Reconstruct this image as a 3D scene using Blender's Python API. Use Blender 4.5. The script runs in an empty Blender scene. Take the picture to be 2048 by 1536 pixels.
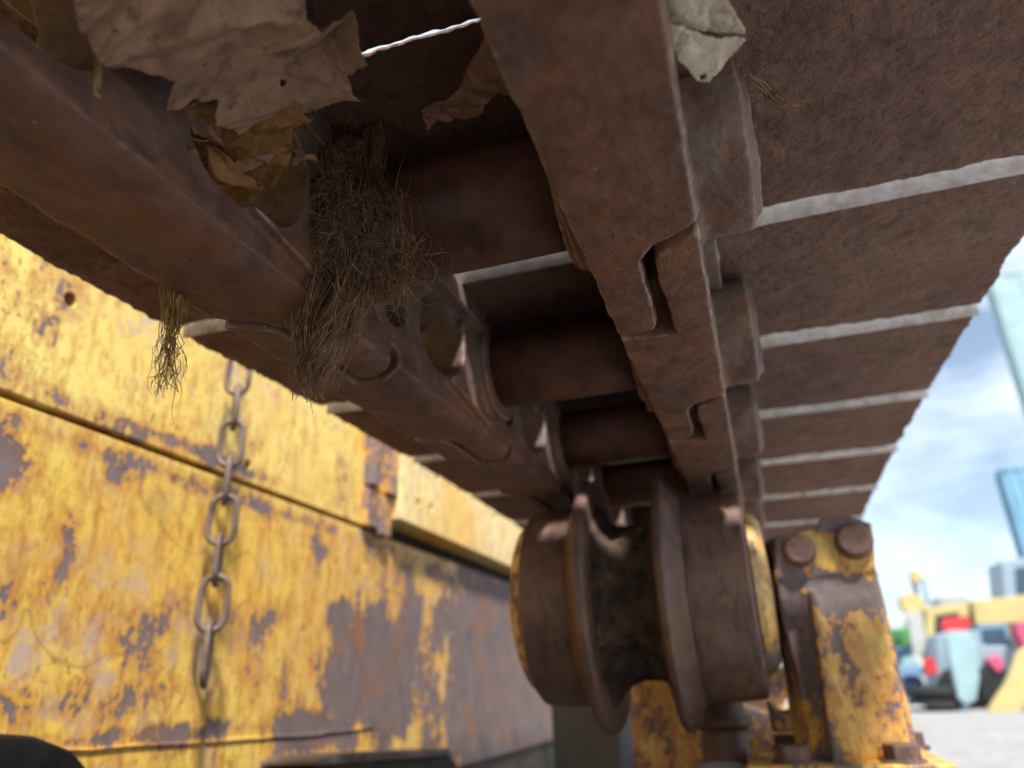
import bpy, bmesh, math, random
from mathutils import Vector, Matrix, noise
R=math.radians
S=bpy.context.scene
COL=S.collection
# ------------------------------------------------------------------ camera
cd=bpy.data.cameras.new('camera'); cam=bpy.data.objects.new('camera',cd); COL.objects.link(cam)
p,yaw,roll=.3876,.2982,-.0368
f=Vector((-math.sin(yaw)*math.cos(p),math.cos(yaw)*math.cos(p),math.sin(p)))
r0=Vector((math.cos(yaw),math.sin(yaw),0)); u0=r0.cross(f)
r=math.cos(roll)*r0+math.sin(roll)*u0; u=r.cross(f)
cam.matrix_world=Matrix(((r.x,u.x,-f.x,0),(r.y,u.y,-f.y,0),(r.z,u.z,-f.z,0),(0,0,0,1)))
cd.sensor_width=36; cd.lens=1487.1/2048*36; cd.clip_start=.01; cd.clip_end=3000
cd.dof.use_dof=True; cd.dof.focus_distance=.33; cd.dof.aperture_fstop=6.8
S.camera=cam
# ------------------------------------------------------------------ sky and sun
SUN_EL,SUN_AZ=R(55),R(146)        # azimuth measured from +Y towards +X
W=bpy.data.worlds.new('World'); S.world=W; W.use_nodes=True
nt=W.node_tree; nt.nodes.clear()
def N(nt,t,**k):
    n=nt.nodes.new(t)
    for a,b in k.items():
        if a.startswith('_'): setattr(n,a[1:],b)
        else:
            key=a.replace('__',' ')
            key=int(key[1:]) if key[0]=='i' and key[1:].isdigit() else key
            n.inputs[key].default_value=b
    return n
L=nt.links.new
sky=N(nt,'ShaderNodeTexSky',_sky_type='NISHITA',_sun_disc=False,_sun_elevation=SUN_EL,_sun_rotation=SUN_AZ,_air_density=1.0,_dust_density=.4,_ozone_density=1.2)
tc=N(nt,'ShaderNodeTexCoord'); mp=N(nt,'ShaderNodeMapping'); mp.inputs['Scale'].default_value=(1,1,2.2)
ns=N(nt,'ShaderNodeTexNoise',Scale=3.4,Detail=7,Roughness=.55)
cr=N(nt,'ShaderNodeValToRGB'); cr.color_ramp.elements[0].position=.42; cr.color_ramp.elements[1].position=.74
cr.color_ramp.elements[0].color=(.12,.12,.12,1)
mx=N(nt,'ShaderNodeMix',_data_type='RGBA'); mx.inputs['B'].default_value=(8.6,9.6,10.2,1)
bg=N(nt,'ShaderNodeBackground',Strength=.068); wo=N(nt,'ShaderNodeOutputWorld')
L(tc.outputs['Generated'],mp.inputs['Vector']); L(mp.outputs[0],ns.inputs['Vector']); L(ns.outputs['Fac'],cr.inputs[0])
L(cr.outputs[0],mx.inputs['Factor']); L(sky.outputs[0],mx.inputs['A']); L(mx.outputs['Result'],bg.inputs['Color']); L(bg.outputs[0],wo.inputs[0])
sd=bpy.data.lights.new('sun','SUN'); sd.energy=3.3; sd.angle=R(6); sd.color=(1,.95,.87)
so=bpy.data.objects.new('sun',sd); COL.objects.link(so)
sdir=Vector((math.sin(SUN_AZ)*math.cos(SUN_EL),math.cos(SUN_AZ)*math.cos(SUN_EL),math.sin(SUN_EL)))
so.rotation_euler=sdir.to_track_quat('Z','Y').to_euler()
S.view_settings.view_transform='Standard'; S.view_settings.look='None'; S.view_settings.gamma=1
S.view_settings.exposure=1.27
S.cycles.max_bounces=10; S.cycles.diffuse_bounces=6; S.cycles.use_denoising=True
rnd=random.Random(7)
# ------------------------------------------------------------------ object helpers
def tag(o,label=None,cat=None,group=None,kind=None):
    if label:o['label']=label
    if cat:o['category']=cat
    if group:o['group']=group
    if kind:o['kind']=kind
    return o
def empty(name,loc=(0,0,0),label=None,cat=None,group=None):
    o=bpy.data.objects.new(name,None); COL.objects.link(o); o.location=loc; o.empty_display_size=.05
    return tag(o,label,cat,group)
def link(name,me,mat,parent=None,loc=(0,0,0)):
    o=bpy.data.objects.new(name,me); COL.objects.link(o)
    if mat is not None:
        me.materials.clear(); me.materials.append(mat)
    o.parent=parent; o.location=loc
    return o
def mesh_of(bm,name='m',smooth=True):
    bmesh.ops.recalc_face_normals(bm,faces=bm.faces)
    me=bpy.data.meshes.new(name); bm.to_mesh(me); bm.free()
    if smooth:
        for q in me.polygons:q.use_smooth=True
    return me
def obj(name,bm,mat,parent=None,bevel=0,smooth=False,sub=0,loc=(0,0,0),seg=2):
    o=link(name,mesh_of(bm,name,smooth or bevel>0),mat,parent,loc)
    if bevel:
        m=o.modifiers.new('bevel','BEVEL'); m.width=bevel; m.segments=seg; m.limit_method='ANGLE'; m.angle_limit=R(35); m.harden_normals=True
    if sub:
        m=o.modifiers.new('sub','SUBSURF'); m.levels=sub; m.render_levels=sub
    return o
def box(bm,x0,x1,y0,y1,z0,z1,m=None):
    v=[bm.verts.new(c) for c in ((x0,y0,z0),(x1,y0,z0),(x1,y1,z0),(x0,y1,z0),(x0,y0,z1),(x1,y0,z1),(x1,y1,z1),(x0,y1,z1))]
    for q in ((3,2,1,0),(4,5,6,7),(0,1,5,4),(1,2,6,5),(2,3,7,6),(3,0,4,7)): bm.faces.new([v[i] for i in q])
    if m is not None: bmesh.ops.transform(bm,matrix=m,verts=v)
    return v
def prism(bm,pts,axis,a,b,m=None):
    """pts: 2-D outline, extruded along axis from a to b. axis x: pts are (y,z); y: (x,z); z: (x,y)"""
    def P(q,t): return {'x':(t,q[0],q[1]),'y':(q[0],t,q[1]),'z':(q[0],q[1],t)}[axis]
    lo=[bm.verts.new(P(q,a)) for q in pts]; hi=[bm.verts.new(P(q,b)) for q in pts]
    n=len(pts)
    bm.faces.new(lo[::-1]); bm.faces.new(hi)
    for i in range(n): bm.faces.new((lo[i],lo[(i+1)%n],hi[(i+1)%n],hi[i]))
    if m is not None: bmesh.ops.transform(bm,matrix=m,verts=lo+hi)
def circ(cy,cz,rr,n=32,a0=0,a1=360): return [(cy+rr*math.cos(R(a0+(a1-a0)*i/n)),cz+rr*math.sin(R(a0+(a1-a0)*i/n))) for i in range(n if a1-a0==360 else n+1)]
def cyl(bm,axis,c,rr,a,b,n=32,m=None):
    if axis=='x': prism(bm,circ(c[0],c[1],rr,n),'x',a,b,m)
    elif axis=='y': prism(bm,circ(c[0],c[1],rr,n),'y',a,b,m)
    else: prism(bm,circ(c[0],c[1],rr,n),'z',a,b,m)
def lathe(bm,prof,c,n=96,axis='x'):
    """prof: list of (axial, radius)"""
    rings=[]
    for (a,q) in prof:
        ring=[]
        for i in range(n):
            t=2*math.pi*i/n
            ring.append(bm.verts.new((a,c[0]+q*math.cos(t),c[1]+q*math.sin(t)) if axis=='x' else (c[0]+q*math.cos(t),c[1]+q*math.sin(t),a)))
        rings.append(ring)
    for A,B in zip(rings,rings[1:]):
        for i in range(n): bm.faces.new((A[i],A[(i+1)%n],B[(i+1)%n],B[i]))
    bm.faces.new(rings[0][::-1]); bm.faces.new(rings[-1])
def tube(bm,pts,rad,n=8,closed=False):
    pts=[Vector(q) for q in pts]; rings=[]
    N_=len(pts); up=Vector((.13,.21,.97))
    for i,q in enumerate(pts):
        a=pts[(i-1)%N_] if closed or i>0 else q; b=pts[(i+1)%N_] if closed or i<N_-1 else q
        t=(b-a).normalized(); s=t.cross(up).normalized(); w=s.cross(t).normalized()
        rr=rad[i] if isinstance(rad,(list,tuple)) else rad
        rings.append([bm.verts.new(q+rr*(math.cos(2*math.pi*k/n)*s+math.sin(2*math.pi*k/n)*w)) for k in range(n)])
    seq=list(zip(rings,rings[1:]))+([(rings[-1],rings[0])] if closed else [])
    for A,B in seq:
        for k in range(n): bm.faces.new((A[k],A[(k+1)%n],B[(k+1)%n],B[k]))
    if not closed: bm.faces.new(rings[0][::-1]); bm.faces.new(rings[-1])
def fuse(bms,voxel,cut=None,rough=0,freq=60,smooth=3,seed=0):
    """union of overlapping solids as one cast piece: voxel remesh, light smoothing, pitted relief"""
    me=mesh_of(bms,'cast',False); o=bpy.data.objects.new('cast',me); COL.objects.link(o)
    co=None
    if cut is not None:
        m0=o.modifiers.new('r0','REMESH'); m0.mode='VOXEL'; m0.voxel_size=voxel
        co=bpy.data.objects.new('cut',mesh_of(cut,'cut',False)); COL.objects.link(co)
        m=o.modifiers.new('b','BOOLEAN'); m.object=co; m.operation='DIFFERENCE'; m.solver='EXACT'
    m=o.modifiers.new('r','REMESH'); m.mode='VOXEL'; m.voxel_size=voxel
    if smooth:
        m=o.modifiers.new('s','SMOOTH'); m.iterations=smooth; m.factor=.5
    dg=bpy.context.evaluated_depsgraph_get()
    me2=bpy.data.meshes.new_from_object(o.evaluated_get(dg))
    bpy.data.objects.remove(o)
    if co: bpy.data.objects.remove(co)
    if rough:
        me2.update(); nor=[v.normal.copy() for v in me2.vertices]
        off=Vector((seed*3.1,seed*1.7,0))
        for v,nn in zip(me2.vertices,nor):
            q=v.co*freq+off
            v.co+=nn*rough*(noise.noise(q)+.5*noise.noise(q*2.7)+.5*noise.noise(q*.33)-.7*max(0,noise.noise(q*1.6+off)-.35)*2)
    for q in me2.polygons:q.use_smooth=True
    return me2
# ------------------------------------------------------------------ material helpers
class G:
    def __init__(s,name):
        s.m=bpy.data.materials.new(name); s.m.use_nodes=True; s.t=s.m.node_tree; s.t.nodes.clear()
        s.out=s.n('ShaderNodeOutputMaterial'); s.b=s.n('ShaderNodeBsdfPrincipled'); s.l(s.b.outputs[0],s.out.inputs[0])
        s.tc=s.n('ShaderNodeTexCoord'); s.oi=s.n('ShaderNodeObjectInfo')
        sc=s.n('ShaderNodeVectorMath',_operation='SCALE'); 
        cmb=s.n('ShaderNodeCombineXYZ'); s.l(s.oi.outputs['Random'],cmb.inputs[0]); s.l(s.oi.outputs['Random'],cmb.inputs[1])
        s.l(cmb.outputs[0],sc.inputs[0]); sc.inputs['Scale'].default_value=7.
        ad=s.n('ShaderNodeVectorMath',_operation='ADD'); s.l(s.tc.outputs['Object'],ad.inputs[0]); s.l(sc.outputs[0],ad.inputs[1])
        s.v=ad.outputs[0]; s.o=s.tc.outputs['Object']
    def n(s,t,**k): return N(s.t,t,**k)
    def l(s,a,b): s.t.links.new(a,b)
    def noise(s,sc,det=5,ro=.55,vec=None,scale=None,dist=0):
        v=vec if vec is not None else s.v
        if scale:
            mp=s.n('ShaderNodeMapping'); mp.inputs['Scale'].default_value=scale; s.l(v,mp.inputs[0]); v=mp.outputs[0]
        n=s.n('ShaderNodeTexNoise',Scale=sc,Detail=det,Roughness=ro,Distortion=dist); s.l(v,n.inputs['Vector']); return n.outputs['Fac']
    def vor(s,sc,feature='F1',vec=None):
        n=s.n('ShaderNodeTexVoronoi',_feature=feature,Scale=sc); s.l(vec if vec is not None else s.v,n.inputs['Vector']); return n.outputs['Distance']
    def ramp(s,fac,*st,interp='LINEAR'):
        n=s.n('ShaderNodeValToRGB'); e=n.color_ramp; e.interpolation=interp
        while len(e.elements)<len(st): e.elements.new(.5)
        for el,(pp,c) in zip(e.elements,st):
            el.position=pp; el.color=(c,c,c,1) if isinstance(c,(int,float)) else (*c,1)
        s.l(fac,n.inputs[0]); return n.outputs[0]
    def mix(s,fac,a,b,bt='MIX'):
        n=s.n('ShaderNodeMix',_data_type='RGBA',_blend_type=bt)
        for key,v in (('Factor',fac),('A',a),('B',b)):
            if isinstance(v,(int,float)): n.inputs[key].default_value=v
            elif isinstance(v,tuple): n.inputs[key].default_value=(*v,1)
            else: s.l(v,n.inputs[key])
        return n.outputs['Result']
    def math(s,op,a,b=None,c=None,clamp=False):
        n=s.n('ShaderNodeMath',_operation=op,_use_clamp=clamp)
        for i,v in enumerate((a,b,c)):
            if v is None: continue
            if isinstance(v,(int,float)): n.inputs[i].default_value=v
            else: s.l(v,n.inputs[i])
        return n.outputs[0]
    def xyz(s,v=None):
        n=s.n('ShaderNodeSeparateXYZ'); s.l(v if v is not None else s.o,n.inputs[0]); return n.outputs
    def bump(s,h,strength,dist,prev=None):
        n=s.n('ShaderNodeBump',Strength=strength,Distance=dist); s.l(h,n.inputs['Height'])
        if prev is not None: s.l(prev,n.inputs['Normal'])
        return n.outputs[0]
    def fin(s,col,rough=.8,normal=None,metal=0,spec=None):
        if isinstance(col,tuple): s.b.inputs['Base Color'].default_value=(*col,1)
        else: s.l(col,s.b.inputs['Base Color'])
        if isinstance(rough,(int,float)): s.b.inputs['Roughness'].default_value=rough
        else: s.l(rough,s.b.inputs['Roughness'])
        if isinstance(metal,(int,float)): s.b.inputs['Metallic'].default_value=metal
        else: s.l(metal,s.b.inputs['Metallic'])
        if spec is not None: s.b.inputs['Specular IOR Level'].default_value=spec
        if normal is not None: s.l(normal,s.b.inputs['Normal'])
        return s.m
def simple(name,c1,c2,sc=8,rough=.8,bump=.2,bd=.002,metal=0):
    g=G(name); n=g.noise(sc,6,.6); col=g.mix(g.ramp(n,(.35,0.),(.65,1.)),c1,c2)
    return g.fin(col,rough,g.bump(g.noise(sc*4,6,.6),bump,bd),metal)
def rust_shoe():
    g=G('rusty_plate')
    big=g.noise(7,5,.6); mid=g.noise(38,6,.6); fine=g.noise(170,5,.6); grit=g.noise(420,4,.6)
    col=g.mix(g.ramp(mid,(.3,0.),(.7,1.)),(.118,.062,.052),(.215,.125,.102))
    col=g.mix(g.ramp(big,(.42,0.),(.62,.75)),col,(.235,.150,.115))
    col=g.mix(g.ramp(g.noise(14,6,.65),(.53,0.),(.66,.7)),col,(.085,.052,.052))
    col=g.mix(g.ramp(g.noise(120,7,.68,scale=(.9,1.15,1),dist=.3),(.54,0.),(.66,.55)),col,(.050,.032,.031))
    col=g.mix(g.ramp(grit,(.62,0.),(.76,.55)),col,(.36,.24,.17))
    h=g.mix(.55,g.noise(95,6,.62,scale=(1,1.5,1)),g.noise(240,5,.6))
    nn=g.bump(h,1.,.0045); nn=g.bump(g.noise(520,3,.6),.35,.0008,nn)
    return g.fin(col,.88,nn,spec=.3)
def rust_rail():
    g=G('worn_rusty_rail')
    big=g.noise(16,6,.62,dist=.6); mid=g.noise(60,6,.6); fine=g.noise(230,5,.6)
    col=g.mix(g.ramp(mid,(.3,0.),(.7,1.)),(.118,.056,.042),(.215,.112,.082))
    col=g.mix(g.ramp(big,(.50,0.),(.66,.85)),col,(.30,.13,.055))
    col=g.mix(g.ramp(g.noise(21,7,.65),(.54,0.),(.68,.8)),col,(.075,.058,.060))
    col=g.mix(g.ramp(fine,(.66,0.),(.74,.7)),col,(.028,.020,.020))
    col=g.mix(g.ramp(g.noise(150,3,.5,scale=(1,1,1)),(.735,0.),(.76,1.)),col,(.36,.28,.22))
    geo=g.n('ShaderNodeNewGeometry')
    edge=g.ramp(geo.outputs['Pointiness'],(.515,0.),(.56,1.))
    col=g.mix(g.math('MULTIPLY',edge,g.ramp(g.noise(90,4,.6),(.36,.1),(.60,.85))),col,(.46,.36,.34))
    dz=g.ramp(g.xyz()[2],(.016,0.),(.040,1.))
    col=g.mix(g.math('MULTIPLY',dz,g.ramp(g.noise(55,6,.65),(.38,.0),(.60,.75))),col,(.20,.175,.165))
    rg=g.ramp(mid,(.3,.48),(.7,.72))
    nn=g.bump(g.mix(.4,g.noise(120,6,.6),g.noise(300,5,.6)),.8,.0019)
    nn=g.bump(g.noise(800,4,.65),.6,.0006,nn)
    return g.fin(col,rg,nn,metal=.12,spec=.5)
def rust_dark():
    g=G('dark_oily_rust'); mid=g.noise(45,6,.65,dist=.5)
    col=g.mix(g.ramp(mid,(.35,0.),(.68,1.)),(.065,.030,.024),(.17,.070,.045))
    col=g.mix(g.ramp(g.noise(18,5,.6),(.55,0.),(.7,.8)),col,(.20,.085,.035))
    return g.fin(col,g.ramp(mid,(.3,.42),(.7,.7)),g.bump(g.noise(190,6,.6),.45,.0012),metal=.1,spec=.5)
def rust_roller():
    g=G('roller_rust'); mid=g.noise(30,6,.6)
    col=g.mix(g.ramp(mid,(.35,0.),(.68,1.)),(.12,.068,.058),(.21,.125,.10))
    col=g.mix(g.ramp(g.noise(60,7,.7,scale=(2.5,.5,.5),dist=.8),(.50,0.),(.62,.7)),col,(.055,.036,.032))
    col=g.mix(g.ramp(g.noise(24,7,.7,dist=.6),(.56,0.),(.64,.7)),col,(.24,.125,.055))
    col=g.mix(g.ramp(g.noise(9,4,.6),(.5,0.),(.7,.6)),col,(.20,.095,.045))
    return g.fin(col,g.ramp(mid,(.3,.40),(.7,.6)),g.bump(g.noise(140,7,.68),.6,.0016),metal=.15,spec=.5)
def grease():
    g=G('oily_dirt'); mid=g.noise(60,7,.7)
    col=g.mix(g.ramp(mid,(.4,0.),(.65,1.)),(.035,.024,.020),(.17,.10,.065))
    col=g.mix(g.ramp(g.noise(26,5,.6),(.62,0.),(.68,.9)),col,(.38,.21,.035))
    return g.fin(col,.7,g.bump(g.noise(110,7,.7),1.,.006))
YEL=(.80,.585,.13); YEL2=(.78,.47,.08)
def paint(name,blobs,base_th=.60,yel=YEL,seed=0,dirt=.25,axes=(1,2),lower=None):
    """old yellow paint flaking off to rust.  blobs: (a,b,ra,rb,weight) patches of bare steel in the plate's own axes"""
    g=G(name)
    o=g.xyz(); A,B=o[axes[0]],o[axes[1]]
    off=g.n('ShaderNodeVectorMath',_operation='ADD'); g.l(g.o,off.inputs[0]); off.inputs[1].default_value=(seed,seed*2.3,0)
    v=off.outputs[0]
    sc=(1,1,.55)
    n1=g.noise(9,8,.68,v,dist=.4); n2=g.noise(46,7,.66,v,scale=sc,dist=.5); n3=g.noise(150,5,.6,v,scale=(1,1,.7)); 
    fld=g.math('ADD',g.math('MULTIPLY',n1,.42),g.math('ADD',g.math('MULTIPLY',n2,.36),g.math('MULTIPLY',n3,.22)))
    bl=None
    wob=g.math('MULTIPLY',g.math('SUBTRACT',g.noise(14,6,.6,v),.5),1.7)
    for (a,b,ra,rb,w) in blobs:
        w*=.42
        da=g.math('DIVIDE',g.math('SUBTRACT',A,a),ra); db=g.math('DIVIDE',g.math('SUBTRACT',B,b),rb)
        d=g.math('SQRT',g.math('ADD',g.math('MULTIPLY',da,da),g.math('MULTIPLY',db,db)))
        d=g.math('ADD',d,wob)
        k=g.math('MULTIPLY',g.math('SUBTRACT',1.25,d,clamp=True),w)
        bl=k if bl is None else g.math('MAXIMUM',bl,k)
    if bl is not None: fld=g.math('ADD',fld,bl)
    bare=g.ramp(fld,(base_th,0.),(base_th+.012,1.))
    edge=g.ramp(fld,(base_th-.10,0.),(base_th+.002,1.))
    ycol=g.mix(g.ramp(g.noise(5,5,.6,v),(.35,0.),(.65,1.)),yel,YEL2)
    ycol=g.mix(g.ramp(g.noise(75,5,.65,v,scale=(1,1,.35)),(.48,0.),(.70,.75)),ycol,(.42,.17,.035))
    clus=g.ramp(g.noise(6.5,4,.6,v),(.42,.05),(.60,1.))
    ycol=g.mix(g.math('MULTIPLY',g.ramp(g.noise(190,6,.68,v,scale=(1,1,.6),dist=.4),(.55,0.),(.63,.9)),clus),ycol,(.16,.075,.05))
    ycol=g.mix(g.math('MULTIPLY',g.ramp(g.noise(34,6,.7,v,scale=(1,1,.22),dist=.3),(.50,0.),(.66,.75)),g.ramp(g.noise(4.2,4,.6,v),(.46,0.),(.58,1.))),ycol,(.50,.20,.05))
    ycol=g.mix(g.math('MULTIPLY',g.ramp(g.noise(30,7,.7,v),(.50,0.),(.62,.8)),g.ramp(g.noise(3.3,4,.6,v,scale=(1,.5,1.6)),(.50,0.),(.62,1.))),ycol,(.46,.36,.34))
    ycol=g.mix(g.ramp(g.noise(22,6,.6,v),(.52,0.),(.75,dirt)),ycol,(.60,.42,.22))
    ycol=g.mix(g.math('MULTIPLY',edge,.7),ycol,(.46,.17,.035))
    # scratches
    s1=g.noise(3.2,3,.5,v,scale=(1,1,1),dist=1.2); s1=g.ramp(g.math('ABSOLUTE',g.math('SUBTRACT',s1,.5)),(.0,1.),(.008,0.))
    sm=g.ramp(g.noise(2.1,2,.5,v),(.48,0.),(.56,1.))
    ycol=g.mix(g.math('MULTIPLY',g.math('MULTIPLY',s1,sm),.45),ycol,(.15,.085,.060))
    bcol=g.mix(g.ramp(n2,(.35,0.),(.65,1.)),(.12,.095,.10),(.21,.155,.15))
    bcol=g.mix(g.ramp(g.noise(19,5,.6,v),(.52,0.),(.7,.8)),bcol,(.28,.11,.035))
    col=g.mix(bare,ycol,bcol)
    h=g.mix(.3,g.ramp(fld,(base_th-.01,1.),(base_th+.02,0.)),g.noise(160,6,.6,v))
    return g.fin(col,g.mix(bare,(.42,)*3,(.72,)*3),g.bump(h,.5,.0012),spec=.45)
def cloth_mat(name,c1,c2,c3,tr=.12):
    g=G(name); n=g.noise(28,6,.6); col=g.mix(g.ramp(n,(.35,0.),(.65,1.)),c1,c2)
    col=g.mix(g.ramp(g.noise(70,6,.65),(.55,0.),(.68,.9)),col,c3)
    col=g.mix(g.ramp(g.noise(300,4,.6),(.62,0.),(.72,.7)),col,tuple(x*.35 for x in c3))
    m=g.fin(col,.62,g.bump(g.noise(240,6,.62,dist=1.5),.7,.0012),spec=.35)
    g.b.inputs['Transmission Weight'].default_value=0
    tb=g.n('ShaderNodeBsdfTranslucent'); g.l(col,tb.inputs[0]); ms=g.n('ShaderNodeMixShader',i0=tr)
    g.l(g.b.outputs[0],ms.inputs[1]); g.l(tb.outputs[0],ms.inputs[2]); g.l(ms.outputs[0],g.out.inputs[0])
    return m
def flat(name,c,rough=.6,metal=0,var=.75):
    g=G(name); col=g.mix(g.ramp(g.noise(1.5,6,.65),(.35,0.),(.7,1.)),tuple(x*var for x in c),c)
    return g.fin(col,rough,g.bump(g.noise(9,5,.6),.2,.01),metal)
_g=G('sunlit_worn_steel'); _c=_g.mix(_g.ramp(_g.noise(70,6,.65),(.35,0.),(.6,1.)),(.58,.51,.48),(.84,.82,.81)); _c=_g.mix(_g.ramp(_g.noise(34,6,.7),(.58,0.),(.68,.7)),_c,(.34,.20,.13))
M_GROU=_g.fin(_c,.65,_g.bump(_g.noise(200,6,.65),.7,.0015),spec=.4)  # worn steel, coloured paler to carry the bright light in the shoe gaps
M_SHOE=rust_shoe(); M_RAIL=rust_rail(); M_BUSH=rust_dark(); M_ROLL=rust_roller(); M_GREASE=grease()
M_CHAIN=simple('dull_rusty_steel',(.11,.07,.058),(.21,.155,.135),60,.55,.5,.0008,.3)
M_BOLT=simple('rusty_bolt_steel',(.085,.05,.045),(.19,.105,.075),70,.7,.6,.0015,.1)
M_DARK=simple('dark_steel',(.018,.017,.018),(.06,.048,.042),20,.75,.4,.003)  # near-black steel with random mottling
M_SKIRT=simple('dark_skirt',(.03,.026,.024),(.10,.07,.055),9,.8,.4,.003)  # dark brown with random mottling
# ------------------------------------------------------------------ ground
def ground():
    g=G('gravel_yard'); big=g.noise(.35,6,.6); mid=g.noise(6,7,.65); fi=g.noise(60,6,.6)
    col=g.mix(g.ramp(mid,(.35,0.),(.65,1.)),(.26,.26,.255),(.40,.40,.395)); col=g.mix(g.ramp(big,(.4,0.),(.65,.6)),col,(.26,.24,.22))
    col=g.mix(g.ramp(fi,(.58,0.),(.70,.7)),col,(.16,.15,.14)); col=g.mix(g.ramp(g.noise(.9,5,.6),(.6,0.),(.7,.5)),col,(.12,.16,.06))
    m=g.fin(col,.95,g.bump(g.mix(.5,mid,fi),.6,.03))
    bm=bmesh.new(); nseg=60
    bmesh.ops.create_grid(bm,x_segments=nseg,y_segments=nseg,size=1)
    for v in bm.verts:
        d=v.co.copy(); s=(abs(d.x)**3*math.copysign(1,d.x)*900,abs(d.y)**3*math.copysign(1,d.y)*900)
        v.co=Vector((s[0],s[1],-.75+.03*noise.noise(Vector((s[0]*.3,s[1]*.3,0)))))
    tag(obj('ground',bm,m,smooth=True),kind='structure')
ground()
# ------------------------------------------------------------------ crawler track (upper run, seen from below)
P=.2155; YP0=.295; HPIN=.058
def H(Y):
    Y=min(Y,2.2)
    return .2709+.0299*(Y-.6)-.0372*(Y-.6)**2 if Y>.36 else .2616-.012*(.36-Y)
def railz(Y): return H(Y)-.0955
track=empty('crawler_track',(-.1,.9,.25),'rusty crawler track running overhead with wide flat shoes on two rails of chain links','crawler track')
TL=-track.location
# --- one link (right-hand side). local: x 0 = outer tread edge, -0.048 inner; y 0 = near pin; z 0 = tread
def make_link(P=P,w1=(.034,.073),w2=(.090,.150),z1=.031,z2=.025):
    bm=bmesh.new()
    tread=[(-.0005,-.032),(0,P-.042),(-.004,P-.036),(-.020,P-.027),(-.0262,P-.018),(-.0275,P+.046),(-.031,P+.0530),(-.044,P+.0545),(-.0485,P+.050),
           (-.0485,.0605),(-.045,.0605),(-.033,.0645),(-.0205,.0650),(-.0205,.060),(-.0210,-.010),(-.019,-.020),(-.004,-.031)]
    prism(bm,tread,'z',0,.030)
    prism(bm,[(.030,.015),(P-.004,.015),(P+.006,.094),(.008,.094)],'x',-.0478,-.012)
    cyl(bm,'x',(0,HPIN),.0375,-.0205,.024,40)
    cyl(bm,'x',(0,HPIN),.0315,.023,.0275,40)
    prism(bm,[(-.030,.004),(.052,.004),(.060,.094),(-.014,.094)],'x',-.0205,-.003)
    cyl(bm,'x',(P,HPIN),.0395,-.060,-.0285,40)
    prism(bm,[(P-.06,.003),(P+.050,.003),(P+.046,.045),(P+.030,.085),(P-.05,.094)],'x',-.0475,-.0285)
    prism(bm,[(P-.085,.02),(P-.01,.004),(P+.02,.06),(P-.055,.094)],'x',-.054,-.029)
    prism(bm,[(.018,.078),(P-.030,.078),(P-.030,.0945),(.018,.0945)],'x',-.060,.008)
    cut=bmesh.new()
    def win(a,b,z0,z1,lean):
        pts=[];n=8;w=b-a;h=z1-z0;rr=min(w,h)*.42
        for cx,cz,s in ((b-rr,z0+rr,-90),(b-rr,z1-rr,0),(a+rr,z1-rr,90),(a+rr,z0+rr,180)):
            for i in range(n+1):
                t=R(s+90*i/n); zz=cz+rr*math.sin(t); pts.append((cx+rr*math.cos(t)+lean*(zz-z0)/h,zz))
        prism(cut,pts,'x',-.085,.05)
    win(*w1,z1,.077,-.004); win(*w2,z2,.077,.004)
    # hollows on the outer face
    cyl(cut,'z',(.044+.0,.10),.047,.031,.075,40)
    me=fuse(bm,.0013,cut,rough=.0008,freq=75,smooth=6,seed=1)
    return me
PN=.2586                     # the nearest link pair, stretched longer so its near joint falls out of view
def pair(*a):
    r_=make_link(*a); l_=r_.copy()
    for v in l_.vertices: v.co.x=-v.co.x
    for v in l_.vertices:
        if v.co.x>.034 and v.co.z<.022: v.co.z+=.0065*min(1,(v.co.x-.034)/.0145)**2*(1-max(0,v.co.z)/.022)
    l_.flip_normals(); r_.materials.append(M_RAIL); l_.materials.append(M_RAIL); return r_,l_
link_R,link_L=pair(); near_R,near_L=pair(PN,(.040,.104),(.139,.207),.013,.021)
XR0,XL0=.0,-.225
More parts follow.
